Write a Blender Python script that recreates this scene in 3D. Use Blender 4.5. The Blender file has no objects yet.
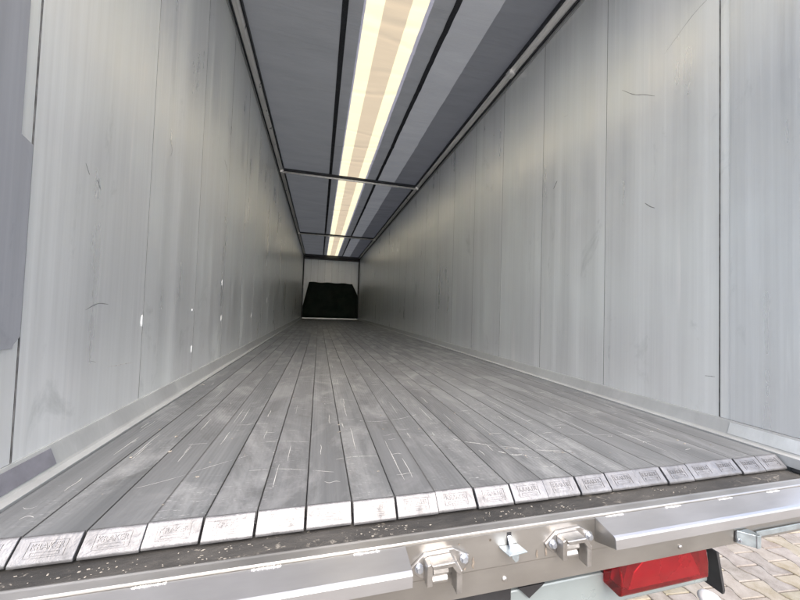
import bpy, bmesh, math, random
from mathutils import Vector, Matrix, noise
random.seed(7)
S = bpy.context.scene
COL = S.collection

# ------------------------------------------------------------------ camera, world, sun, exposure
cam_data = bpy.data.cameras.new("camera")
cam = bpy.data.objects.new("camera", cam_data); COL.objects.link(cam)
cam_data.sensor_width = 36; cam_data.lens = 14.532
cam_data.clip_start = 0.02; cam_data.clip_end = 600
R = ((0.96934557, 0.24252257, -0.0393951), (-0.24351343, 0.96963407, -0.02260498), (0.03271661, 0.03150528, 0.99896799))
cam.matrix_world = Matrix(((R[0][0], R[0][2], -R[0][1], -0.49285), (R[1][0], R[1][2], -R[1][1], -0.80596),
                           (R[2][0], R[2][2], -R[2][1], 0.48986), (0, 0, 0, 1)))
S.camera = cam
SUN_EL, SUN_AZ = math.radians(48), math.radians(178)      # azimuth from +Y towards +X
W = bpy.data.worlds.new("World"); S.world = W; W.use_nodes = True
wn = W.node_tree
sky = wn.nodes.new("ShaderNodeTexSky"); sky.sky_type = 'NISHITA'; sky.sun_disc = False
sky.sun_elevation = SUN_EL; sky.sun_rotation = SUN_AZ; sky.dust_density = 4.5; sky.air_density = 1.0
bg = wn.nodes["Background"]; bg.inputs[1].default_value = 0.15
wn.links.new(sky.outputs[0], bg.inputs[0])
sd = bpy.data.lights.new("sun", 'SUN'); sd.energy = .8; sd.angle = math.radians(80); sd.color = (1, .99, .965)
sun = bpy.data.objects.new("sun", sd); COL.objects.link(sun)
sdir = Vector((math.cos(SUN_EL)*math.sin(SUN_AZ), math.cos(SUN_EL)*math.cos(SUN_AZ), math.sin(SUN_EL)))
sun.rotation_euler = sdir.to_track_quat('Z', 'Y').to_euler()
S.view_settings.view_transform = 'Standard'; S.view_settings.look = 'None'
S.view_settings.exposure = 2.1; S.view_settings.gamma = 1
S.cycles.use_denoising = True
S.cycles.max_bounces = 12; S.cycles.diffuse_bounces = 7; S.cycles.glossy_bounces = 6; S.cycles.transmission_bounces = 6
S.cycles.sample_clamp_indirect = 6; S.cycles.blur_glossy = 0.5

# ------------------------------------------------------------------ materials
def new_mat(name):
    m = bpy.data.materials.new(name); m.use_nodes = True
    return m, m.node_tree, m.node_tree.nodes["Principled BSDF"]
class N:
    def __init__(s, nt): s.nt = nt
    def node(s, t, **k):
        n = s.nt.nodes.new(t)
        for a, v in k.items(): setattr(n, a, v)
        return n
    def link(s, a, b): s.nt.links.new(a, b)
    def coord(s, scale=(1, 1, 1), rnd=True):
        tc = s.node("ShaderNodeTexCoord"); mp = s.node("ShaderNodeMapping")
        mp.inputs[3].default_value = scale
        s.link(tc.outputs["Object"], mp.inputs[0])
        if rnd:
            oi = s.node("ShaderNodeObjectInfo"); mu = s.node("ShaderNodeMath", operation='MULTIPLY'); mu.inputs[1].default_value = 37.0
            s.link(oi.outputs["Random"], mu.inputs[0])
            s.link(mu.outputs[0], mp.inputs[1])
        return mp.outputs[0]
    def noise(s, vec, scale=1, detail=4, rough=.55, dist=0):
        n = s.node("ShaderNodeTexNoise"); s.link(vec, n.inputs["Vector"])
        n.inputs["Scale"].default_value = scale; n.inputs["Detail"].default_value = detail
        n.inputs["Roughness"].default_value = rough; n.inputs["Distortion"].default_value = dist
        return n.outputs[0]
    def ramp(s, fac, stops):
        r = s.node("ShaderNodeValToRGB"); e = r.color_ramp.elements
        while len(e) < len(stops): e.new(0.5)
        for i, (p, c) in enumerate(stops):
            e[i].position = p; e[i].color = (c, c, c, 1) if not isinstance(c, tuple) else (*c, 1)
        s.link(fac, r.inputs[0]); return r.outputs[0]
    def rng(s, fac, a, b, c, d):
        r = s.node("ShaderNodeMapRange"); s.link(fac, r.inputs[0])
        for i, v in enumerate((a, b, c, d)): r.inputs[i+1].default_value = v
        return r.outputs[0]
    def mix(s, fac, a, b, mode='MIX'):
        m = s.node("ShaderNodeMix", data_type='RGBA', blend_type=mode)
        for sock, v in ((m.inputs[0], fac), (m.inputs[6], a), (m.inputs[7], b)):
            if hasattr(v, 'links'): s.link(v, sock)
            elif isinstance(v, tuple): sock.default_value = (*v, 1)
            else: sock.default_value = v
        return m.outputs[2]
    def bump(s, h, st, dist=.01, normal=None):
        b = s.node("ShaderNodeBump"); b.inputs["Strength"].default_value = st; b.inputs["Distance"].default_value = dist
        s.link(h, b.inputs["Height"])
        if normal is not None: s.link(normal, b.inputs["Normal"])
        return b.outputs[0]

def simple(name, col, metal=0, rough=.5, nscale=8, var=.25, bump=.0, streak=None, rvar=.12, spots=None):
    m, nt, b = new_mat(name); n = N(nt)
    v = n.coord(streak or (1, 1, 1))
    f = n.noise(v, nscale, 6, .6)
    lo = tuple(c*(1-var) for c in col); hi = tuple(min(1, c*(1+var)) for c in col)
    c = n.mix(n.rng(f, .3, .7, 0, 1), lo, hi)
    if spots:
        sc_, thr, scol = spots
        c = n.mix(n.ramp(n.noise(n.coord(), sc_, 5, .65, .6), [(thr, 0.0), (thr+.05, 1.0)]), c, scol)
    n.link(c, b.inputs["Base Color"])
    n.link(n.rng(n.noise(n.coord(), nscale*1.7, 4), .3, .7, max(.03, rough-rvar), rough+rvar), b.inputs["Roughness"])
    b.inputs["Metallic"].default_value = metal
    if bump: n.link(n.bump(n.noise(v, nscale*6, 4), bump, .004), b.inputs["Normal"])
    return m

def wall_mat(name, col, metal=.88, r0=.30, r1=.5, grime=.5):
    m, nt, b = new_mat(name); n = N(nt)
    wide = n.noise(n.coord((9, 9, .25)), 1, 3, .6, .3)          # broad vertical bands of the extrusion
    fine = n.noise(n.coord((70, 70, .7)), 1, 4, .7)             # fine vertical streaks
    cloud = n.noise(n.coord((1.6, 1.6, 1.1)), 1, 5, .6, .4)
    stain = n.noise(n.coord((5, 5, 2.2)), 1, 6, .7, .8)
    c = n.mix(n.rng(wide, .34, .66, 0, 1), tuple(x*.94 for x in col), tuple(min(1, x*1.03) for x in col))
    c = n.mix(n.rng(fine, .36, .68, 0, .30), c, tuple(x*.74 for x in col))
    c = n.mix(n.rng(cloud, .42, .7, 0, .40), c, (col[0]*1.0, col[1]*1.04, col[2]*1.0))
    c = n.mix(n.ramp(stain, [(.60, 0.0), (.76, grime)]), c, (col[0]*.42, col[1]*.45, col[2]*.44))
    # pale dried splashes that run down the sheet
    drip = n.noise(n.coord((26, 26, .9)), 1, 3, .5, .2)
    c = n.mix(n.ramp(drip, [(.66, 0.0), (.74, .45)]), c, tuple(min(1, x*1.22) for x in col))
    n.link(c, b.inputs["Base Color"])
    rr = n.node("ShaderNodeMath", operation='ADD')
    n.link(n.rng(wide, .3, .7, r0, r1), rr.inputs[0]); n.link(n.rng(cloud, .3, .7, -.05, .08), rr.inputs[1])
    n.link(rr.outputs[0], b.inputs["Roughness"])
    b.inputs["Metallic"].default_value = metal
    nb = n.bump(wide, .25, .006)
    n.link(n.bump(fine, .12, .002, nb), b.inputs["Normal"])
    return m

M = {}
M['wall'] = wall_mat("brushed_aluminium_wall", (.87, .893, .905), .74, .27, .40, .38)
M['post'] = wall_mat("bluish_steel_post", (.75, .78, .80), .75, .28, .42, .35)
M['post_dark_refl'] = wall_mat("post_steel_dark_reflection", (.31, .32, .345), .45, .38, .5, .5)  # left post steel, a dark reflection put into its base colour
M['patch'] = simple("dark_grey_patch", (.15, .15, .17), .3, .5, 20, .2)  # plain dark grey of the left skirting patch
M['skirt'] = wall_mat("skirting_aluminium", (.44, .45, .455), .6, .34, .46, .3)
M['steel'] = simple("stainless_steel", (.36, .35, .335), .95, .40, 3, .10, .05, (1.2, 6, 3), .07, (9, .69, (.42, .37, .33)))
M['steel_bright'] = simple("pale_stainless_guard", (.36, .36, .37), .8, .34, 4, .07, .04, (1, 5, 5), .06, (24, .735, (.40, .30, .25)))
M['cast'] = simple("bright_cast_steel", (.40, .39, .38), .95, .36, 30, .18, .12, None, .08)
M['zinc'] = simple("zinc_plated_steel", (.36, .41, .44), .8, .4, 25, .2, .1)
M['bolt'] = simple("zinc_bolt", (.42, .45, .50), .9, .38, 40, .2, .1)
M['drip'] = simple("dark_drip_stain", (.23, .20, .17), .6, .5, 40, .4)
M['scratch'] = simple("dark_scuff", (.22, .23, .23), .5, .5, 60, .3)
M['scratch_light'] = simple("pale_scratch", (.78, .78, .77), .7, .35, 60, .1)
M['sealant'] = simple("white_sealant", (.55, .56, .56), 0, .6, 30, .1)
M['weld'] = simple("bright_weld_metal", (.52, .52, .52), .7, .4, 60, .15, .1)
M['filler'] = simple("grey_joint_sealant", (.10, .10, .10), .2, .6, 9, .6, 0, (1, 1, 3))
M['rubber'] = simple("black_rubber", (.02, .02, .022), 0, .7, 20, .4, .2)
M['black'] = simple("black_chassis_paint", (.013, .013, .015), .0, .55, 12, .4)
M['greybar'] = simple("pale_grey_paint", (.16, .185, .19), .1, .32, 6, .10, .0, None, .08)
M['whitemound'] = simple("plain_white", (.60, .60, .62), 0, .35, 6, .03)
M['rail'] = simple("rail_aluminium", (.80, .80, .79), .55, .38, 6, .15, .05, (8, .5, 8))
M['bow'] = simple("galvanised_tube", (.80, .79, .77), .3, .4, 20, .15)
M['dark_rail'] = simple("dark_seal", (.02, .022, .027), .1, .6, 10, .3)
M['web'] = simple("black_webbing", (.010, .011, .015), 0, .8, 60, .3, .3)
M['cover'] = simple("black_green_tarpaulin", (.007, .018, .012), 0, .75, 2, .35, .3)
M['header'] = simple("dark_header_paint", (.03, .03, .032), .2, .5, 8, .3)
M['chip'] = simple("pale_chip", (.20, .185, .16), 0, .8, 60, .3)
M['far'] = wall_mat("front_wall_painted", (.86, .89, .93), .1, .4, .55, .5)

# dark sill under the slat ends, dusty and littered
def sill_mat():
    m, nt, b = new_mat("dusty_dark_sill"); n = N(nt)
    f = n.noise(n.coord((6, 18, 1)), 1, 6, .65, .5)
    c = n.mix(n.rng(f, .35, .7, 0, 1), (.016, .0155, .015), (.05, .047, .043))
    d = n.noise(n.coord((38, 60, 1)), 1, 5, .7, 1.0)
    clump = n.noise(n.coord((7, 7, 1)), 1, 3, .5)
    dd = n.node("ShaderNodeMath", operation='MULTIPLY'); n.link(d, dd.inputs[0]); n.link(n.rng(clump, .3, .7, .75, 1.2), dd.inputs[1])
    c = n.mix(n.ramp(dd.outputs[0], [(.62, 0.0), (.70, .7)]), c, (.19, .175, .15))
    n.link(c, b.inputs["Base Color"]); b.inputs["Roughness"].default_value = .7; b.inputs["Metallic"].default_value = .0
    n.link(n.bump(d, .5, .004), b.inputs["Normal"])
    return m
M['sill'] = sill_mat()

def slat_mat():
    m, nt, b = new_mat("worn_aluminium_slat"); n = N(nt)
    base = n.noise(n.coord((14, .55, 1)), 1, 5, .65, .3)        # long streaks along the slat
    fine = n.noise(n.coord((160, 1.6, 1)), 1, 4, .75)
    cloud = n.noise(n.coord((4.5, 2.2, 1)), 1, 6, .7, .7)
    c = n.mix(n.rng(base, .3, .7, 0, 1), (.120, .127, .134), (.225, .234, .243))
    c = n.mix(n.rng(fine, .45, .75, 0, .55), c, (.13, .135, .14))
    c = n.mix(n.ramp(cloud, [(.50, 0.0), (.70, .75)]), c, (.36, .368, .378))
    tc = n.node("ShaderNodeTexCoord"); sx = n.node("ShaderNodeSeparateXYZ"); n.link(tc.outputs["Object"], sx.inputs[0])
    ab = n.node("ShaderNodeMath", operation='ABSOLUTE'); n.link(sx.outputs[0], ab.inputs[0])
    c = n.mix(n.rng(ab.outputs[0], .0518, .0545, 0, .55), c, (.06, .058, .055))     # dirt packed along the joints
    # each slat its own tone
    oi = n.node("ShaderNodeObjectInfo")
    c = n.mix(n.rng(oi.outputs["Random"], 0, 1, 0, .30), c, (.15, .15, .155))
    # scratches: sparse thin warped lines
    sp = n.noise(n.coord((30, 220, 1)), 1, 3, .6, 1.6)
    cl = n.noise(n.coord((2.5, 1.6, 1)), 1, 3, .6)
    mm = n.node("ShaderNodeMath", operation='MULTIPLY')
    n.link(n.ramp(sp, [(.62, 0.0), (.68, 1.0)]), mm.inputs[0]); n.link(n.ramp(cl, [(.48, 0.0), (.62, .6)]), mm.inputs[1])
    c = n.mix(mm.outputs[0], c, (.62, .62, .62))
    dirt = n.noise(n.coord((7, 3, 1)), 1, 5, .7, 1.0)
    c = n.mix(n.ramp(dirt, [(.58, 0.0), (.72, .5)]), c, (.085, .086, .086))
    n.link(c, b.inputs["Base Color"])
    b.inputs["Metallic"].default_value = .55
    n.link(n.rng(cloud, .3, .7, .50, .34), b.inputs["Roughness"])
    wv = n.node("ShaderNodeTexWave", wave_type='BANDS', bands_direction='X'); wv.inputs["Scale"].default_value = 26
    n.link(n.coord((1, 1, 1), False), wv.inputs["Vector"])
    nb = n.bump(wv.outputs[1], .18, .0015)
    n.link(n.bump(cloud, .25, .004, nb), b.inputs["Normal"])
    return m
M['slat'] = slat_mat()

def tile_mat():
    m, nt, b = new_mat("bright_cast_aluminium"); n = N(nt)
    f = n.noise(n.coord(), 16, 6, .7, .5)
    c = n.mix(n.rng(f, .3, .7, 0, 1), (.085, .085, .088), (.175, .175, .182))
    g = n.noise(n.coord(), 45, 5, .7, .5)
    c = n.mix(n.ramp(g, [(.58, 0.0), (.72, .55)]), c, (.055, .055, .058))
    n.link(c, b.inputs["Base Color"]); b.inputs["Metallic"].default_value = .6
    n.link(n.rng(g, .3, .7, .32, .52), b.inputs["Roughness"])
    n.link(n.bump(f, .5, .006), b.inputs["Normal"])
    return m
M['tile'] = tile_mat()

def tarp_mat(name, col, trans, tcol, rough=.55):
    m, nt, b = new_mat(name); n = N(nt)
    f = n.noise(n.coord((1.2, 4, 1), False), 1, 5, .6, .4)
    c = n.mix(n.rng(f, .35, .7, 0, 1), tuple(x*.9 for x in col), tuple(min(1, x*1.06) for x in col))
    n.link(c, b.inputs["Base Color"]); b.inputs["Roughness"].default_value = rough
    wr = n.noise(n.coord((.9, 9, 1), False), 1, 4, .6, 1.2)
    bp = n.bump(wr, .6 if not trans or trans < .7 else .12, .02); n.link(bp, b.inputs["Normal"])
    if trans:
        t = n.node("ShaderNodeBsdfTranslucent")
        tc = n.mix(n.rng(f, .35, .7, 0, 1), tuple(x*.97 for x in tcol), tcol)
        n.link(tc, t.inputs[0]); n.link(bp, t.inputs[1])
        mx = n.node("ShaderNodeMixShader"); mx.inputs[0].default_value = trans
        n.link(b.outputs[0], mx.inputs[1]); n.link(t.outputs[0], mx.inputs[2])
        out = [x for x in nt.nodes if x.type == 'OUTPUT_MATERIAL'][0]
        n.link(mx.outputs[0], out.inputs[0])
    return m
M['tarp'] = tarp_mat("grey_tarpaulin", (.46, .475, .485), .5, (.036, .038, .040))
M['tarp_pale'] = tarp_mat("pale_grey_tarpaulin", (.62, .635, .65), .5, (.058, .061, .064))
M['tarp_dark'] = tarp_mat("dark_grey_tarpaulin", (.36, .38, .40), .5, (.018, .019, .022))  # darker, less translucent band along the right rail
M['lilac'] = tarp_mat("lilac_seam", (.52, .52, .56), .5, (.13, .13, .15))
M['bright'] = tarp_mat("pale_yellow_window_film", (.80, .75, .60), .8, (.37, .335, .215))
M['beige'] = tarp_mat("beige_window_film", (.68, .58, .42), .8, (.225, .188, .130))

def lens_mat():
    m, nt, b = new_mat("red_lamp_plastic"); n = N(nt)
    f = n.noise(n.coord(), 20, 3)
    n.link(n.mix(n.rng(f, .3, .7, 0, 1), (.46, .008, .018), (.54, .012, .022)), b.inputs["Base Color"])
    b.inputs["Roughness"].default_value = .12
    b.inputs["Transmission Weight"].default_value = .9; b.inputs["IOR"].default_value = 1.45
    return m
M['lens'] = lens_mat()
M['lens_in'] = simple("red_reflector", (.55, .50, .50), .6, .3, 6, .02)

def paver_mat():
    m, nt, b = new_mat("concrete_paver"); n = N(nt)
    at = n.node("ShaderNodeAttribute"); at.attribute_name = "tone"
    f = n.noise(n.coord((1, 1, 1), False), 9, 6, .65)
    g = n.noise(n.coord((1, 1, 1), False), 160, 3, .6)
    c = n.mix(n.rng(f, .35, .7, 0, .45), at.outputs["Color"], (.31, .29, .265))
    c = n.mix(n.rng(g, .5, .75, 0, .3), c, (.30, .27, .23))
    n.link(c, b.inputs["Base Color"]); b.inputs["Roughness"].default_value = .85
    n.link(n.bump(g, .35, .003), b.inputs["Normal"])
    return m
M['paver'] = paver_mat()
M['joint'] = simple("joint_sand", (.085, .075, .065), 0, .95, 60, .3)
M['ground'] = simple("paved_yard", (.38, .365, .345), 0, .9, 7, .15, .1)

# ------------------------------------------------------------------ mesh helpers
def link(name, bm, mats, parent=None, loc=None, smooth=False):
    me = bpy.data.meshes.new(name); bm.normal_update(); bm.to_mesh(me); bm.free()
    for m in (mats if isinstance(mats, (list, tuple)) else [mats]): me.materials.append(m)
    if smooth:
        for p in me.polygons: p.use_smooth = True
    o = bpy.data.objects.new(name, me); COL.objects.link(o)
    if parent is not None: o.parent = parent
    if loc: o.location = loc
    return o
def empty(name, loc=(0, 0, 0), label=None, cat=None, group=None, parent=None):
    o = bpy.data.objects.new(name, None); COL.objects.link(o); o.location = loc; o.empty_display_size = .1
    if label: o['label'] = label
    if cat: o['category'] = cat
    if group: o['group'] = group
    if parent: o.parent = parent
    return o
def box(bm, x0, x1, y0, y1, z0, z1, bev=0, seg=2, mi=0):
    r = bmesh.ops.create_cube(bm, size=1)
    for v in r['verts']:
        v.co = Vector(((x0+x1)/2+v.co.x*(x1-x0), (y0+y1)/2+v.co.y*(y1-y0), (z0+z1)/2+v.co.z*(z1-z0)))
    fs = {f for v in r['verts'] for f in v.link_faces}
    for f in fs: f.material_index = mi
    if bev:
        es = list({e for v in r['verts'] for e in v.link_edges})
        bmesh.ops.bevel(bm, geom=es, offset=bev, segments=seg, profile=.5, affect='EDGES')
def prism(bm, pts, axis, a, b, bev=0, mi=0, seg=2):
    """extrude a closed outline; axis 0: pts are (y,z) along x; 1: (x,z) along y; 2: (x,y) along z"""
    def mk(p, t): return Vector((t, p[0], p[1])) if axis == 0 else Vector((p[0], t, p[1])) if axis == 1 else Vector((p[0], p[1], t))
    v0 = [bm.verts.new(mk(p, a)) for p in pts]; v1 = [bm.verts.new(mk(p, b)) for p in pts]
    fs = [bm.faces.new(v0), bm.faces.new(v1[::-1])]
    n = len(pts)
    for i in range(n): fs.append(bm.faces.new((v0[i], v1[i], v1[(i+1) % n], v0[(i+1) % n])))
    bmesh.ops.recalc_face_normals(bm, faces=fs)
    for f in fs: f.material_index = mi
    if bev:
        es = list({e for f in fs for e in f.edges})
        bmesh.ops.bevel(bm, geom=es, offset=bev, segments=seg, profile=.5, affect='EDGES')
def tube(bm, p0, p1, r, seg=14, mi=0, caps=True):
    p0, p1 = Vector(p0), Vector(p1); d = (p1-p0)
    res = bmesh.ops.create_cone(bm, cap_ends=caps, segments=seg, radius1=r, radius2=r, depth=d.length)
    mt = Matrix.Translation((p0+p1)/2) @ d.to_track_quat('Z', 'Y').to_matrix().to_4x4()
    bmesh.ops.transform(bm, matrix=mt, verts=res['verts'])
    for v in res['verts']:
        for f in v.link_faces: f.material_index = mi; f.smooth = len(f.verts) == 4
def ribbon(bm, pts, normal, w, mi):
    """a thin worn line lying on a surface: pts are 3D, normal is the surface normal"""
    nrm = Vector(normal); prev = None
    n = len(pts)
    for i, p in enumerate(pts):
        p = Vector(p); a = Vector(pts[max(0, i-1)]); b = Vector(pts[min(n-1, i+1)])
        s = (b-a).cross(nrm).normalized() * w * .5 * (math.sin(math.pi*(i+.35)/(n-.3))**.6) * random.uniform(.6, 1.2)
        cur = (bm.verts.new(p+s), bm.verts.new(p-s))
        if prev:
            f = bm.faces.new((prev[0], cur[0], cur[1], prev[1])); f.material_index = mi
        prev = cur
def text_into(bm, body, size, depth, mat, mi=0):
    cu = bpy.data.curves.new("t", 'FONT'); cu.body = body; cu.size = size; cu.extrude = depth; cu.bevel_depth = 0
    cu.align_x = 'CENTER'; cu.align_y = 'CENTER'; cu.resolution_u = 2
    o = bpy.data.objects.new("t", cu); COL.objects.link(o)
    bpy.context.view_layer.update()
    me = bpy.data.meshes.new_from_object(o.evaluated_get(bpy.context.evaluated_depsgraph_get()))
    me.transform(mat)
    k0 = len(bm.faces); bm.from_mesh(me); bm.faces.ensure_lookup_table()
    for f in bm.faces[k0:]: f.material_index = mi
    bpy.data.objects.remove(o); bpy.data.curves.remove(cu); bpy.data.meshes.remove(me)

# ------------------------------------------------------------------ setting: yard
GZ = -1.33
bm = bmesh.new(); bmesh.ops.create_grid(bm, x_segments=2, y_segments=2, size=250)
g = link("ground", bm, M['ground'], loc=(0, 0, GZ-.035)); g['kind'] = 'structure'
bm = bmesh.new(); box(bm, -6, 9, -7, 9, GZ-.03, GZ-.012)
g = link("joint_sand", bm, M['joint']); g['kind'] = 'structure'
def pavers():
    bm = bmesh.new(); lay = bm.loops.layers.color.new("tone")
    px, st, L, A = .1567, .104, .222, .0150
    ym = .843
    def lx(k, y): return 2.604 + px*(k+1) - .0 + A*math.tanh(1.9*math.cos(2*math.pi*(y-(ym+st*k))/L))/.956 - px
    tones = [(.42, .385, .315), (.38, .355, .315), (.375, .35, .325), (.40, .375, .30), (.36, .335, .305), (.39, .365, .33), (.39, .35, .315)]
    for k in range(-54, 40):
        yb = .951 + st*k
        j0 = int((-7-yb)/L); j1 = int((9-yb)/L)
        for j in range(j0, j1):
            y0 = yb + j*L + .0030; y1 = y0 + L - .0060
            n = 7
            xc = lx(k, (y0+y1)/2)
            if not -6 < xc < 8.8: continue
            near = -1 < xc < 5 and -2 < y0 < 4
            n = 14 if near else 6
            ys = [y0+(y1-y0)*i/n for i in range(n+1)]
            out = [(lx(k, y)+.0030, y) for y in ys] + [(lx(k+1, y)-.0030, y) for y in ys[::-1]]
            ins = [(lx(k, y)+.0065, min(max(y, y0+.005), y1-.005)) for y in ys] + [(lx(k+1, y)-.0065, min(max(y, y0+.005), y1-.005)) for y in ys[::-1]]
            dz = random.uniform(-.0015, .0015); tx, ty = random.uniform(-.006, .006), random.uniform(-.006, .006)
            sk = lambda x, y: y-.1*(x-xc)
            vb = [bm.verts.new((x, sk(x, y), GZ-.013)) for x, y in out]
            vo = [bm.verts.new((x, sk(x, y), GZ-.005+dz)) for x, y in out]
            vi = [bm.verts.new((x, sk(x, y), GZ+dz+(x-xc)*tx+(y-y0)*ty)) for x, y in ins]
            t = random.choice(tones); s = random.uniform(.92, 1.06); t = (t[0]*s, t[1]*s, t[2]*s, 1)
            fs = [bm.faces.new(vi[::-1])]; m_ = len(out)
            for i in range(m_):
                q = (i+1) % m_
                fs.append(bm.faces.new((vo[q], vo[i], vi[i], vi[q])))
                if near: fs.append(bm.faces.new((vb[q], vb[i], vo[i], vo[q])))
            for f in fs:
                for lp in f.loops: lp[lay] = t
    bm.normal_update()
    bm.faces.ensure_lookup_table()
    if bm.faces[0].normal.z < 0:
        bmesh.ops.reverse_faces(bm, faces=bm.faces[:])
    o = link("paving", bm, M['paver']); o['kind'] = 'structure'
pavers()

# ------------------------------------------------------------------ the trailer
T = empty("semi_trailer", (0, 0, 0), "long empty moving floor semi-trailer, open at the rear, aluminium walls", "trailer")
XW, LEN, ZT = 1.24, 13.99, 2.745
SEAM = [.245 + .6*i for i in range(24)]; SEAM[-1] = LEN

def spline(pts, n=14):
    out = []
    m = len(pts)-1
    for i in range(n+1):
        t = i/n*m; k = min(int(t), m-1); u = t-k
        P = [Vector(pts[min(max(q, 0), m)]) for q in (k-1, k, k+1, k+2)]
        out.append(tuple(.5*((2*P[1])+(-P[0]+P[2])*u+(2*P[0]-5*P[1]+4*P[2]-P[3])*u*u+(-P[0]+3*P[1]-3*P[2]+P[3])*u**3)))
    return out
marks = {-1: [], 1: []}      # (y,z) polylines, width, 1 dark / 2 light
marks[-1] += [([(.742, 1.734), (.80, 1.775), (.86, 1.815), (.92, 1.86), (.99, 1.88)], .006, 1),
              ([(.480, .456), (.54, .478), (.60, .476)], .005, 1), ([(.44, .93), (.46, .90)], .006, 1), ([(.50, .90), (.52, .87)], .005, 1),
              ([(1.0, 1.30), (1.03, 1.26), (1.02, 1.22)], .005, 1), ([(1.9, 1.6), (2.0, 1.55)], .008, 1),
              ([(.62, .245), (.78, .235)], .006, 2)]
marks[1] += [([(.739, 1.87), (.66, 1.79), (.60, 1.75), (.539, 1.703)], .006, 1), ([(.275, 1.418), (.262, 1.44), (.250, 1.455)], .012, 1),
             ([(.59, 1.129), (.56, 1.10), (.534, 1.084)], .008, 1), ([(.32, .215), (.27, .203), (.238, .200)], .008, 1),
             ([(.30, .235), (.26, .238)], .005, 1), ([(.026, .215), (.027, .181)], .006, 1), ([(1.28, 1.52), (1.32, 1.47)], .01, 1),
             ([(.49, 1.90), (.36, 1.99), (.27, 2.02)], .0025, 1)]
for s in (-1, 1):
    for _ in range(10):
        y, z = random.uniform(.3, 6), random.uniform(.12, 2.3); a = random.uniform(-.9, .9); l = random.uniform(.015, .05)
        c = [(y+l*t*math.cos(a), z+l*t*math.sin(a)+random.uniform(-.002, .002)) for t in (0, .35, .7, 1)]
        marks[s].append((c, random.uniform(.0010, .0022), random.choice((1, 1, 2))))
for s in (-1, 1):
    y0 = .2475
    for i in range(len(SEAM)-1):
        a, b = SEAM[i], SEAM[i+1]
        bm = bmesh.new()
        x0, x1 = sorted((s*XW, s*(XW+.03)))
        box(bm, x0, x1, a+.0008, b-.0008, .066, ZT)
        for pts, w, mi in marks[s]:
            if a+.006 < min(p[0] for p in pts) and max(p[0] for p in pts) < b-.006:
                ribbon(bm, [(s*(XW-.0008), y, z) for y, z in spline(pts)], (-s, 0, 0), w*.6, mi)
        link("wall_panel", bm, [M['wall'], M['scratch'], M['scratch_light']], T)
    # dark core behind the open joints
    bm = bmesh.new(); x0, x1 = sorted((s*(XW-.0005), s*(XW+.026)))
    for a in SEAM[:-1]: box(bm, x0, x1, a-.0014+.0006*math.sin(a*7), a+.0014+.0006*math.sin(a*7), .067, ZT-.002)
    link("joint_filler", bm, M['filler'], T)
    # rear post: body, proud plate
    bm = bmesh.new(); x0, x1 = sorted((s*XW, s*(XW+.05)))
    box(bm, x0, x1, -.045, .2428, .066, ZT+.09, .0016, 1)
    post = link("rear_post", bm, M['wall'] if s < 0 else M['wall'], T)
    bm = bmesh.new()
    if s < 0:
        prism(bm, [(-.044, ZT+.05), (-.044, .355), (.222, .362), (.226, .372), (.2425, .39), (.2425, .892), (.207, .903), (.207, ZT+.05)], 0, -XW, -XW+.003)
        o = link("post_plate", bm, M['post_dark_refl'], post); o['label'] = "left rear post face, dark reflection put into its violet-grey colour"
    else:
        prism(bm, [(-.044, .067), (.205, .067), (.205, ZT+.05), (-.044, ZT+.05)], 0, XW-.003, XW)
        link("post_plate", bm, M['post'], post)
    # sloping skirting strip along the floor
    for (a, b) in ((-.03, 13.98),):
        bm = bmesh.new()
        prof = [(s*1.2405, .0655), (s*1.234, .0655), (s*1.231, .060), (s*1.213, .010), (s*1.208, .0045), (s*1.180, .0045), (s*1.180, -.03), (s*1.27, -.03), (s*1.27, .0645)]
        prism(bm, prof, 1, a, b)
        link("skirting_strip", bm, M['skirt'], T)
    # patch on the skirting
    bm = bmesh.new()
    ya, yb = (-.02, .355) if s < 0 else (-.028, .20)
    pr = [(s*1.2295, .058), (s*1.2135, .0135), (s*1.2120, .0135), (s*1.2280, .058)]
    prism(bm, pr, 1, ya, yb)
    link("skirting_patch", bm, M['patch'] if s < 0 else M['post'], T)
# sealant smears on the left wall joints
for y, z, h in ((.838, .405, .055), (1.43, .21, .05), (1.41, .45, .016), (2.0, .66, .05), (2.02, .38, .05), (3.19, .37, .05), (4.3, .57, .08)):
    bm = bmesh.new()
    bmesh.ops.create_uvsphere(bm, u_segments=12, v_segments=8, radius=1)
    for v in bm.verts:
        j = noise.noise(v.co*2.1+Vector((y*9, z, 0)))
        v.co = Vector((v.co.x*.0025, v.co.y*(.0085+.006*j), v.co.z*h*.5*(1+.3*j)))
    link("sealant_smear", bm, M['sealant'], T, (-XW, y, z), True)

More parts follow.
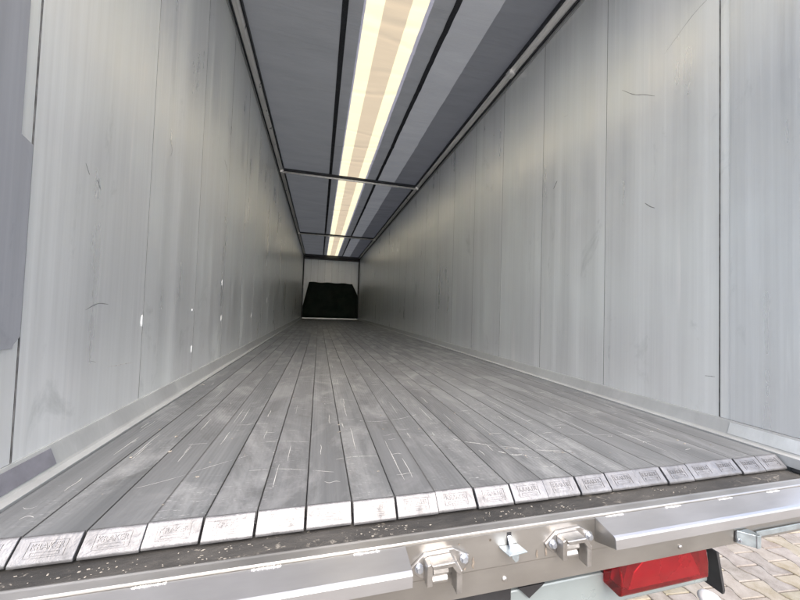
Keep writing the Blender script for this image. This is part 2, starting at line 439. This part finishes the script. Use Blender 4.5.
# floor slats with cast end tiles
P = .112
long_scratches = []
for pts, cw in (([(.030, .368), (.100, .310), (.40, .172)], .003), ([(.02, .36), (.06, .33), (.10, .315), (.19, .25), (.415, .19)], .002), ([(.145, .235), (.18, .20), (.215, .195)], .006),
                ([(-.30, .62), (-.22, .60), (-.12, .62), (-.02, .67)], .002), ([(-.42, .27), (-.36, .28), (-.28, .27)], .002)):
    long_scratches.append((spline([(x, y, 0) for x, y in pts], 70), cw))
for _ in range(26):
    x, y = random.uniform(-1.0, 1.0), random.uniform(.1, 3.2); l = random.uniform(.08, .45); a = random.uniform(-.5, .5)
    long_scratches.append((spline([(x+l*t*math.cos(a), y+l*t*math.sin(a)+.05*l*math.sin(4*t+x*9), 0) for t in (0, .3, .6, 1)], 60), random.uniform(.0008, .0018)))
tilt = math.atan2(.0355, .035)
for i in range(21):
    xa = -10.5*P + i*P; xb = xa + P
    xc = (xa+xb)/2
    gl = .0005 if (i-1) in (8, 11, 14, 17, 2) else .0034
    gr = .0005 if i in (8, 11, 14, 17, 2) else .0034
    dy = random.uniform(-.0012, .0012) + (.0018 if i % 3 == 0 else -.0012 if i % 3 == 1 else 0)
    
    bm = bmesh.new()
    # profile with three shallow grooves so the seams have depth
    w = P/2
    prof = [(-w+gl*.32, -.03), (-w+gl*.32, -.0009), (-w+gl*.32+.0009, 0), (w-gr*.32-.0009, 0), (w-gr*.32, -.0009), (w-gr*.32, -.03)]
    v_prev = None
    prism(bm, prof, 1, .037+dy, 13.6)
    # worn scratches
    for _ in range(9):
        y = random.choice((random.uniform(.08, 1.0), random.uniform(.3, 3.5))); x = random.uniform(-.04, .02); l = random.uniform(.02, .22)
        if random.random() < .5: pts = [(x+random.uniform(-.002, .002), y+l*t, .0006) for t in (0, .3, .7, 1)]
        else:
            q = random.uniform(.02, .06); pts = [(x+min(q*t, .05-x), y+random.uniform(-.006, .006), .0006) for t in (0, .3, .7, 1)]
        if max(abs(p[0]) for p in pts) < w-.006: ribbon(bm, spline(pts, 8), (0, 0, 1), random.uniform(.0010, .0024), 1)
    for cv, cw in long_scratches:
        seg = []
        for p in cv + [None]:
            if p is not None and abs(p[0]-xc) < w-.003 and p[1] > .045: seg.append((p[0]-xc, p[1], .0006))
            else:
                if len(seg) > 2: ribbon(bm, seg, (0, 0, 1), cw, 1)
                seg = []
    slat = link("floor_slat", bm, [M['slat'], M['scratch_light']], T, (xc, 0, 0))
    bm = bmesh.new()
    n0 = (-math.sin(tilt), math.cos(tilt))
    prof = [(.0372+dy, .0006), (.033+dy, .0012), (.030+dy, -.0005), (.0015+dy, -.0305), (.0+dy, -.0335), (.0+dy, -.0385), (.012+dy, -.0405), (.0372+dy, -.020)]
    prism(bm, prof, 0, -w+gl*.8, w-gr*.8, .0009, 0, 1)
    # raised frame and lettering on the slope
    mid = Vector((0, .0157+dy, -.0155)); a = tilt
    fr = Matrix.Translation(mid) @ Matrix.Rotation(math.atan2(.030, .0285), 4, 'X')
    text_into(bm, "KRAKER", .0155, .0007, fr @ Matrix.Translation((0, .004, .0006)), 0)
    k0 = len(bm.verts)
    for (a0, a1, b0, b1) in ((-.033, .033, .0133, .0142), (-.033, .033, -.0142, -.0133), (-.033, -.0322, -.0133, .0133), (.0322, .033, -.0133, .0133),
                             (-.024, .024, -.0055, -.0048), (-.024, .024, -.0108, -.0101), (-.024, -.0233, -.0101, -.0055), (.0233, .024, -.0101, -.0055)):
        kk = len(bm.verts); box(bm, a0, a1, b0, b1, -.0006, .0012); bm.verts.ensure_lookup_table()
        bmesh.ops.transform(bm, matrix=fr, verts=bm.verts[kk:])
    et = link("end_tile", bm, M['tile'], slat)

# dark base beneath the slats, seen in the gaps
bm = bmesh.new(); box(bm, -1.178, 1.178, .02, 13.7, -.045, -.031)
link("floor_base", bm, M['black'], T)
# sill between slat ends and rear edge
bm = bmesh.new(); box(bm, -1.24, 1.24, -.0465, .10, -.062, -.0475, 0)
link("rear_sill", bm, M['sill'], T)

# rear fascia: rolled top edge, face with a slight fold
bm = bmesh.new()
prof = [(-.0475, -.060), (-.0475, -.0455), (-.0490, -.0430), (-.0520, -.0425), (-.0560, -.0440), (-.0700, -.0478), (-.0725, -.0495), (-.0730, -.0520),
        (-.0712, -.0530), (-.0712, -.0545), (-.0742, -.0555), (-.0742, -.1360), (-.0725, -.1400), (-.0705, -.1990), (-.0690, -.2010), (-.0600, -.2010), (-.0600, -.060)]
prism(bm, prof, 0, -1.28, 1.275)
# rust-brown runs below the lugs
def drip(x, z, l):
    pts = [(x+random.uniform(-.0015, .0015), -.0752, z-l*t) for t in (0, .25, .5, .75, 1)]
    ribbon(bm, spline(pts, 10), (0, -1, 0), .0065, 1)
for x, z, l in ((-.105, -.103, .028), (-.128, -.115, .016), (.073, -.112, .020), (.100, -.108, .024), (-.06, -.066, .005), (-.145, -.066, .004)):
    drip(x, z, l)
fas = link("rear_fascia", bm, [M['steel'], M['drip']], T)
# bolt heads on the fascia
def bolt_mesh(r, h):
    bm = bmesh.new()
    tube(bm, (0, 0, 0), (0, -h*.35, 0), r*1.25, 18)
    res = bmesh.ops.create_cone(bm, cap_ends=True, segments=6, radius1=r, radius2=r*.86, depth=h)
    bmesh.ops.transform(bm, matrix=Matrix.Translation((0, -h*.7, 0)) @ Matrix.Rotation(math.pi/2, 4, 'X'), verts=res['verts'])
    return bm
for x, z in ((-.017, -.172), (.561, -.176)):
    bm = bmesh.new()
    bmesh.ops.create_uvsphere(bm, u_segments=16, v_segments=8, radius=.0068)
    for v in bm.verts: v.co.y *= .55
    link("rivet", bm, M['cast'], fas, (x, -.0722, z), True)

# door-bar keepers (lugs)
def lug(x, z, mirror):
    """cast keeper, x,z = middle of its base plate"""
    L = empty("door_keeper", (x, -.0744, z), parent=T)
    sg = mirror
    bm = bmesh.new()
    pts = [(-.077, -.004), (-.044, .024), (.028, .027), (.070, .006), (.074, -.010), (.060, -.024), (-.020, -.034), (-.052, -.030), (-.072, -.014)]
    prism(bm, [(sg*a, b) for a, b in pts], 1, 0, -.0055, .0016)
    link("base_plate", bm, M['cast'], L)
    bm = bmesh.new()
    # left cheek, top arch, angled right cheek, inner tongue
    prism(bm, [(sg*a, b) for a, b in [(-.044, .014), (-.036, .018), (-.031, .012), (-.031, -.033), (-.044, -.033)]], 1, -.0056, -.030, .0016)
    prism(bm, [(sg*a, b) for a, b in [(-.036, .018), (.020, .019), (.036, -.002), (.036, -.014), (.027, -.008), (.014, .008), (-.031, .008)]], 1, -.0056, -.036, .0018)
    prism(bm, [(sg*a, b) for a, b in [(.026, -.004), (.040, -.004), (.040, -.056), (.026, -.056)]], 1, -.0056, -.034, .0016)
    prism(bm, [(-.0058, -.006), (-.0335, -.010), (-.0335, -.052), (-.026, -.055), (-.0058, -.026)], 0, min(sg*.0265, sg*.0395), max(sg*.0265, sg*.0395))
    link("keeper_arch", bm, M['cast'], L)
    bm = bmesh.new()
    prism(bm, [(-.0057, .006), (-.024, .002), (-.027, -.010), (-.017, -.019), (-.023, -.027), (-.022, -.034), (-.0057, -.036)], 0, min(-sg*.0285, sg*.010), max(-sg*.0285, sg*.010), .0022)
    link("keeper_tongue", bm, M['cast'], L)
    for (bx, bz) in ((-.056, -.005), (.056, .001)):
        link("bolt", bolt_mesh(.0085, .008), M['bolt'], L, (sg*bx, -.0056, bz))
    return L
lug(-.189, -.098, 1)
L2 = lug(.171, -.094, 1)

# spring clip with zinc tongue in its slot
C = empty("latch_clip", (-.010, -.0744, -.075), parent=T)
bm = bmesh.new(); box(bm, -.0045, .0075, -.0006, -.0001, -.018, .018); link("slot", bm, M['black'], C)
bm = bmesh.new()
prism(bm, [(-.0004, .010), (-.012, -.006), (-.014, -.013), (-.011, -.013), (-.008, -.006), (-.0004, .004)], 0, -.0035, .0065, .0006)
link("tongue", bm, M['bolt'], C)
bm = bmesh.new()
prism(bm, [(-.026, -.0005), (.026, -.0005), (.034, -.030), (-.018, -.034), (-.024, -.014)], 2, -.0125, -.0155, .0008)
prism(bm, [(-.006, -.014), (.016, -.014), (.014, -.036), (.006, -.040), (-.004, -.028)], 1, -.021, -.024, .0008)
link("clip_plate", bm, M['zinc'], C)

# sloping guards welded to the fascia
def guard(x0, x1, endcap_at):
    bm = bmesh.new()
    out = [(-.0745, -.0530), (-.130, -.0640), (-.1355, -.0665), (-.1375, -.0710), (-.1390, -.0940), (-.1355, -.0942), (-.1345, -.0725), (-.1325, -.0690), (-.128, -.0672), (-.0745, -.0565)]
    prism(bm, out, 0, x0, x1)
    o = link("step_guard", bm, M['steel_bright'], T)
    bm = bmesh.new()
    e0, e1 = (endcap_at, endcap_at+.003)
    prism(bm, [(-.0746, -.0566), (-.128, -.0674), (-.1343, -.0728), (-.1353, -.0940), (-.0746, -.1160)], 0, e0, e1)
    link("end_cap", bm, M['steel'], o)
    # weld beads on the upper edge
    x = x0+.035
    while x < x1-.07:
        bm = bmesh.new()
        n = 14
        for q in range(n):
            r = bmesh.ops.create_icosphere(bm, subdivisions=2, radius=.0023*random.uniform(.75, 1.25))
            for v in r['verts']: v.co = Vector((x+q*.0042+v.co.x*1.3, -.0762+v.co.y*1.2+random.uniform(-.0008, .0008), -.0530+v.co.z*.6))
        link("weld_bead", bm, M['weld'], o, None, True)
        x += .21
guard(.254, 1.27, .2545)
guard(-1.27, -.278, -.2815)
# galvanised strip and tab at the far right of the fascia
bm = bmesh.new(); box(bm, .87, 1.27, -.0785, -.0744, -.186, -.170, .001)
link("galvanised_strip", bm, M['zinc'], T)
tb = empty("marker_bracket", (.80, -.0725, -.176), parent=T)
bm = bmesh.new(); box(bm, -.018, .018, -.0012, -.0002, -.017, .017); link("slot", bm, M['black'], tb)
bm = bmesh.new(); prism(bm, [(-.012, -.001), (.036, -.001), (.040, -.030), (.036, -.034), (.020, -.034), (.020, -.030)], 2, -.020, .018, .0012); link("bracket_plate", bm, M['zinc'], tb)
link("bolt", bolt_mesh(.005, .005), M['bolt'], tb, (-.006, -.004, -.010))

# rubber corner buffers
for s in (-1, 1):
    bm = bmesh.new(); box(bm, *sorted((s*1.183, s*1.245)), -.044, -.002, -.046, -.004, .004)
    link("rubber_buffer", bm, M['rubber'], T)

# underbody: lamp beam, lamp, gusset, chassis
B = empty("lamp_beam", (0, 0, 0), parent=T)
bm = bmesh.new()
prism(bm, [(.045, -.268), (-.002, -.270), (-.0045, -.273), (-.0045, -.360), (-.002, -.3655), (.045, -.3655)], 0, .040, .775)
link("beam_face", bm, M['greybar'], B)
bm = bmesh.new(); prism(bm, [(-.030, -.255), (.05, -.255), (.05, -.372), (-.045, -.372), (-.047, -.360)], 0, .776, .786, .001)
link("gusset_plate", bm, M['black'], B)
bm = bmesh.new(); prism(bm, [(.065, -.258), (.150, -.258), (.100, -.291)], 1, -.006, -.012)
link("gusset_plate", bm, M['black'], B)
TL = empty("tail_lamp", (.52, -.02, -.235), parent=T)
bm = bmesh.new()
prism(bm, [(.0150, .045), (-.022, .042), (-.040, .030), (-.046, -.010), (-.046, -.052), (-.038, -.060), (.0150, -.060)], 0, -.165, .165, .004)
link("lens", bm, M['lens'], TL)
bm = bmesh.new(); prism(bm, [(-.135, -.045), (-.115, .0), (-.08, .025), (.10, .030), (.140, -.045)], 1, .006, -.034, .003)
link("reflector", bm, M['lens_in'], TL)
bm = bmesh.new(); box(bm, .355, .735, -.004, .06, -.33, -.18, .004)
link("lamp_back", bm, M['black'], T)
bm = bmesh.new(); box(bm, -.55, .039, -.02, .6, -.45, -.205, .004); link("chassis_beam", bm, M['black'], T)
for s in (-1, 1):
    bm = bmesh.new(); box(bm, *sorted((s*.38, s*.50)), .6, 13.5, -.55, -.10, .01); link("chassis_beam", bm, M['black'], T)
bm = bmesh.new(); box(bm, -1.27, 1.27, .11, 13.95, -.10, -.05); link("floor_base", bm, M['black'], T)
bm = bmesh.new()
for k in range(16): box(bm, -1.2, 1.2, .5+.85*k, .58+.85*k, -.20, -.10)
link("cross_member", bm, M['black'], T)
bm = bmesh.new()
bmesh.ops.create_uvsphere(bm, u_segments=24, v_segments=14, radius=1)
for v in bm.verts:
    v.co = Vector((v.co.x*.034, v.co.y*.034, max(-.6, v.co.z)*.02))
link("white_mound", bm, M['whitemound'], T, (.89, .06, -.496), True)  # small rounded white form, not identified

# top rails, bows
for s in (-1, 1):
    bm = bmesh.new()
    prof = [(s*1.245, 2.7455), (s*1.236, 2.7455), (s*1.230, 2.752), (s*1.230, 2.760), (s*1.205, 2.762), (s*1.180, 2.772), (s*1.166, 2.795), (s*1.170, 2.825), (s*1.20, 2.845), (s*1.29, 2.845), (s*1.29, 2.7455)]
    prism(bm, prof, 1, -.04, 13.99)
    rail = link("top_rail", bm, M['rail'], T)
    bm = bmesh.new(); box(bm, *sorted((s*1.2295, s*1.2175)), -.03, 13.98, 2.741, 2.7605)
    link("rail_seal", bm, M['dark_rail'], rail)
    bm = bmesh.new(); box(bm, *sorted((s*1.1655, s*1.150)), -.03, 13.98, 2.788, 2.82)
    link("rail_seal", bm, M['dark_rail'], rail)
    bm = bmesh.new(); box(bm, *sorted((s*1.2385, s*1.232)), -.02, 13.97, 2.715, 2.7445, .001)
    link("capping_strip", bm, M['skirt'], rail)
    for y in ((4.93, 9.62) if s < 0 else (1.87, 4.93, 9.62)):
        bm = bmesh.new(); box(bm, *sorted((s*1.226, s*1.158)), y-.035, y+.035, 2.750, 2.810, .004)
        link("bow_bracket", bm, M['rail'], rail)
for y in (4.93, 9.62):
    bow = empty("roof_bow", (0, y, 0), parent=T)
    bm = bmesh.new()
    tube(bm, (-1.16, 0, 2.765), (1.16, 0, 2.765), .017)
    link("tube", bm, M['bow'], bow)
    bm = bmesh.new(); box(bm, -1.16, 1.16, -.035, .02, 2.7835, 2.818, .003)
    link("rubber_pad", bm, M['dark_rail'], bow)
bm = bmesh.new(); box(bm, -1.235, 1.235, 13.80, 13.97, 2.62, 2.82, .01); tube(bm, (-1.2, 13.72, 2.70), (1.2, 13.72, 2.70), .025)
link("front_header", bm, M['header'], T)
for s in (-1, 1):
    bm = bmesh.new(); box(bm, *sorted((s*1.2395, s*1.19)), 13.88, 13.97, .068, 2.62, .006); link("front_post", bm, M['header'], T)

# front wall
k = 8
for i in range(k):
    a = -1.19 + 2.38*i/k; b = -1.19 + 2.38*(i+1)/k
    bm = bmesh.new(); box(bm, a+.002, b-.002, 13.99, 14.02, .0, 2.80, .0015, 1)
    link("front_wall_panel", bm, M['far'], T)
bm = bmesh.new(); box(bm, -1.28, 1.28, 14.021, 14.04, -.1, 2.84); link("front_wall_backing", bm, M['header'], T)
bm = bmesh.new(); box(bm, -1.17, 1.17, 13.60, 13.985, -.03, .05, .004); link("front_sill", bm, M['skirt'], T)

# ------------------------------------------------------------------ roof tarpaulin (lies on the rails and bows)
def tz(x, y):
    near = (abs(((y-4.93+2.35) % 4.7)-2.35))           # metres from the nearest bow
    z = 2.838 - .018*min(1, near/1.2)*(1-(x/1.2)**2)
    e = max(0, 1-(abs(x)/1.17)**6)
    z += .008*e*noise.noise(Vector((x*.9, y*2.4, 3.1)))
    c = noise.noise(Vector((x*.7+9, y*1.3+.35*x, 7.7)))
    z -= .010*e*max(0, 1-abs(c)*11)                     # sharp transverse creases
    c2 = noise.noise(Vector((x*.8+39, y*2.6-.25*x, 1.7)))
    z -= .006*e*max(0, 1-abs(c2)*9)
    return z
def strip(bm, x0, x1, n, mi=0, dz=0, y0=-.03, y1=13.97, dy=.02):
    ny = int((y1-y0)/dy); prev = None
    for j in range(ny+1):
        y = y0+(y1-y0)*j/ny
        row = [bm.verts.new((x0+(x1-x0)*i/n, y, tz(x0+(x1-x0)*i/n, y)+dz)) for i in range(n+1)]
        if prev:
            for i in range(n):
                f = bm.faces.new((prev[i], prev[i+1], row[i+1], row[i])); f.material_index = mi; f.smooth = True
        prev = row
TP = empty("roof_tarpaulin", (0, 0, 2.84), "grey roll-over roof tarpaulin with a long cream window strip, lying on the rails", "tarpaulin")
def tpart(name, bm, mats, lab=None, par=None):
    o = link(name, bm, mats, par or TP, None)
    if par is None: o.location = (0, 0, -2.84)
    if lab: o['label'] = lab
    return o
bm = bmesh.new(); strip(bm, -1.19, -.252, 18); strip(bm, .256, .43, 4)
tpart("fabric_sheet", bm, M['tarp'])
bm = bmesh.new(); strip(bm, .43, .765, 7); tpart("fabric_sheet", bm, M['tarp_pale'], "paler grey band right of the black webbing")
bm = bmesh.new(); strip(bm, .765, 1.19, 9); tpart("fabric_sheet", bm, M['tarp_dark'], "dark blue-grey band beside the right rail")
bm = bmesh.new(); strip(bm, -.235, -.097, 4, 0); strip(bm, .102, .225, 4, 0); strip(bm, -.097, .102, 5, 1)
win = tpart("window_strip", bm, [M['bright'], M['beige']])
bm = bmesh.new(); strip(bm, -.252, -.235, 1); strip(bm, .225, .256, 1); 
tpart("window_seam", bm, M['lilac'], None, win)
for a, b in ((-.412, -.364), (.410, .457)):
    bm = bmesh.new(); strip(bm, a, b, 2, 0, -.005); tpart("webbing_strap", bm, M['web'])

# ------------------------------------------------------------------ black cover at the front end
bm = bmesh.new()
rows = []
for j in range(17):
    t = j/16; z = .055 + (1.585-.055)*t
    wl = -1.17 if z < .55 else -1.17+(z-.55)/(1.585-.55)*.225
    wr = 1.17 if z < 1.05 else 1.17-(z-1.05)/(1.585-1.05)*.265
    rows.append([(wl+(wr-wl)*i/20, 13.52+.10*t+.03*noise.noise(Vector((i*.5, j*.4, 2))), z+.012*math.sin(i*.9)*t) for i in range(21)])
vs = [[bm.verts.new(p) for p in r] for r in rows]
for j in range(16):
    for i in range(20): bm.faces.new((vs[j][i], vs[j][i+1], vs[j+1][i+1], vs[j+1][i]))
bmesh.ops.solidify(bm, geom=bm.faces[:], thickness=.02)
o = link("bulkhead_cover", bm, M['cover'], None, None, True)
o['label'] = "black trapezoid tarpaulin bulkhead standing at the far end of the floor"; o['category'] = "bulkhead"

# ------------------------------------------------------------------ litter on the floor
bm = bmesh.new()
spots = [(-1.152, 1.385), (-.948, .417), (-1.045, .391), (-.98, .55), (-.80, .75), (-.4, .5), (-.45, .9), (.064, .477), (-.2, .35)]
spots += [(random.uniform(-1.1, 1.1), abs(random.gauss(0, 1.1))+.1) for _ in range(110)]
for i, (x, y) in enumerate(spots):
    r = random.uniform(.0012, .0032) if i > 3 else .005
    q = bmesh.ops.create_icosphere(bm, subdivisions=1, radius=r)
    sx, sy = random.uniform(.6, 2.2), random.uniform(.6, 1.6)
    for v in q['verts']: v.co = Vector((x+v.co.x*sx, y+v.co.y*sy, .0005+r*.3+v.co.z*.4))
for i in range(170):
    c = random.choice((-.98, -.87, -.72, -.66, -.34, -.30, -.02, .05, .18, .62)); x = c+random.gauss(0, .045); y = random.uniform(-.044, -.004)
    r = random.uniform(.0006, .0016); q = bmesh.ops.create_icosphere(bm, subdivisions=1, radius=r)
    sx, sy = random.uniform(.7, 3.0), random.uniform(.6, 1.8)
    for v in q['verts']: v.co = Vector((x+v.co.x*sx, y+v.co.y*sy, -.0472+r*.3+v.co.z*.4))
o = link("floor_litter", bm, M['chip']); o['kind'] = 'stuff'; o['label'] = "pale crumbs and chips scattered over the slats and the dark sill"; o['category'] = "litter"
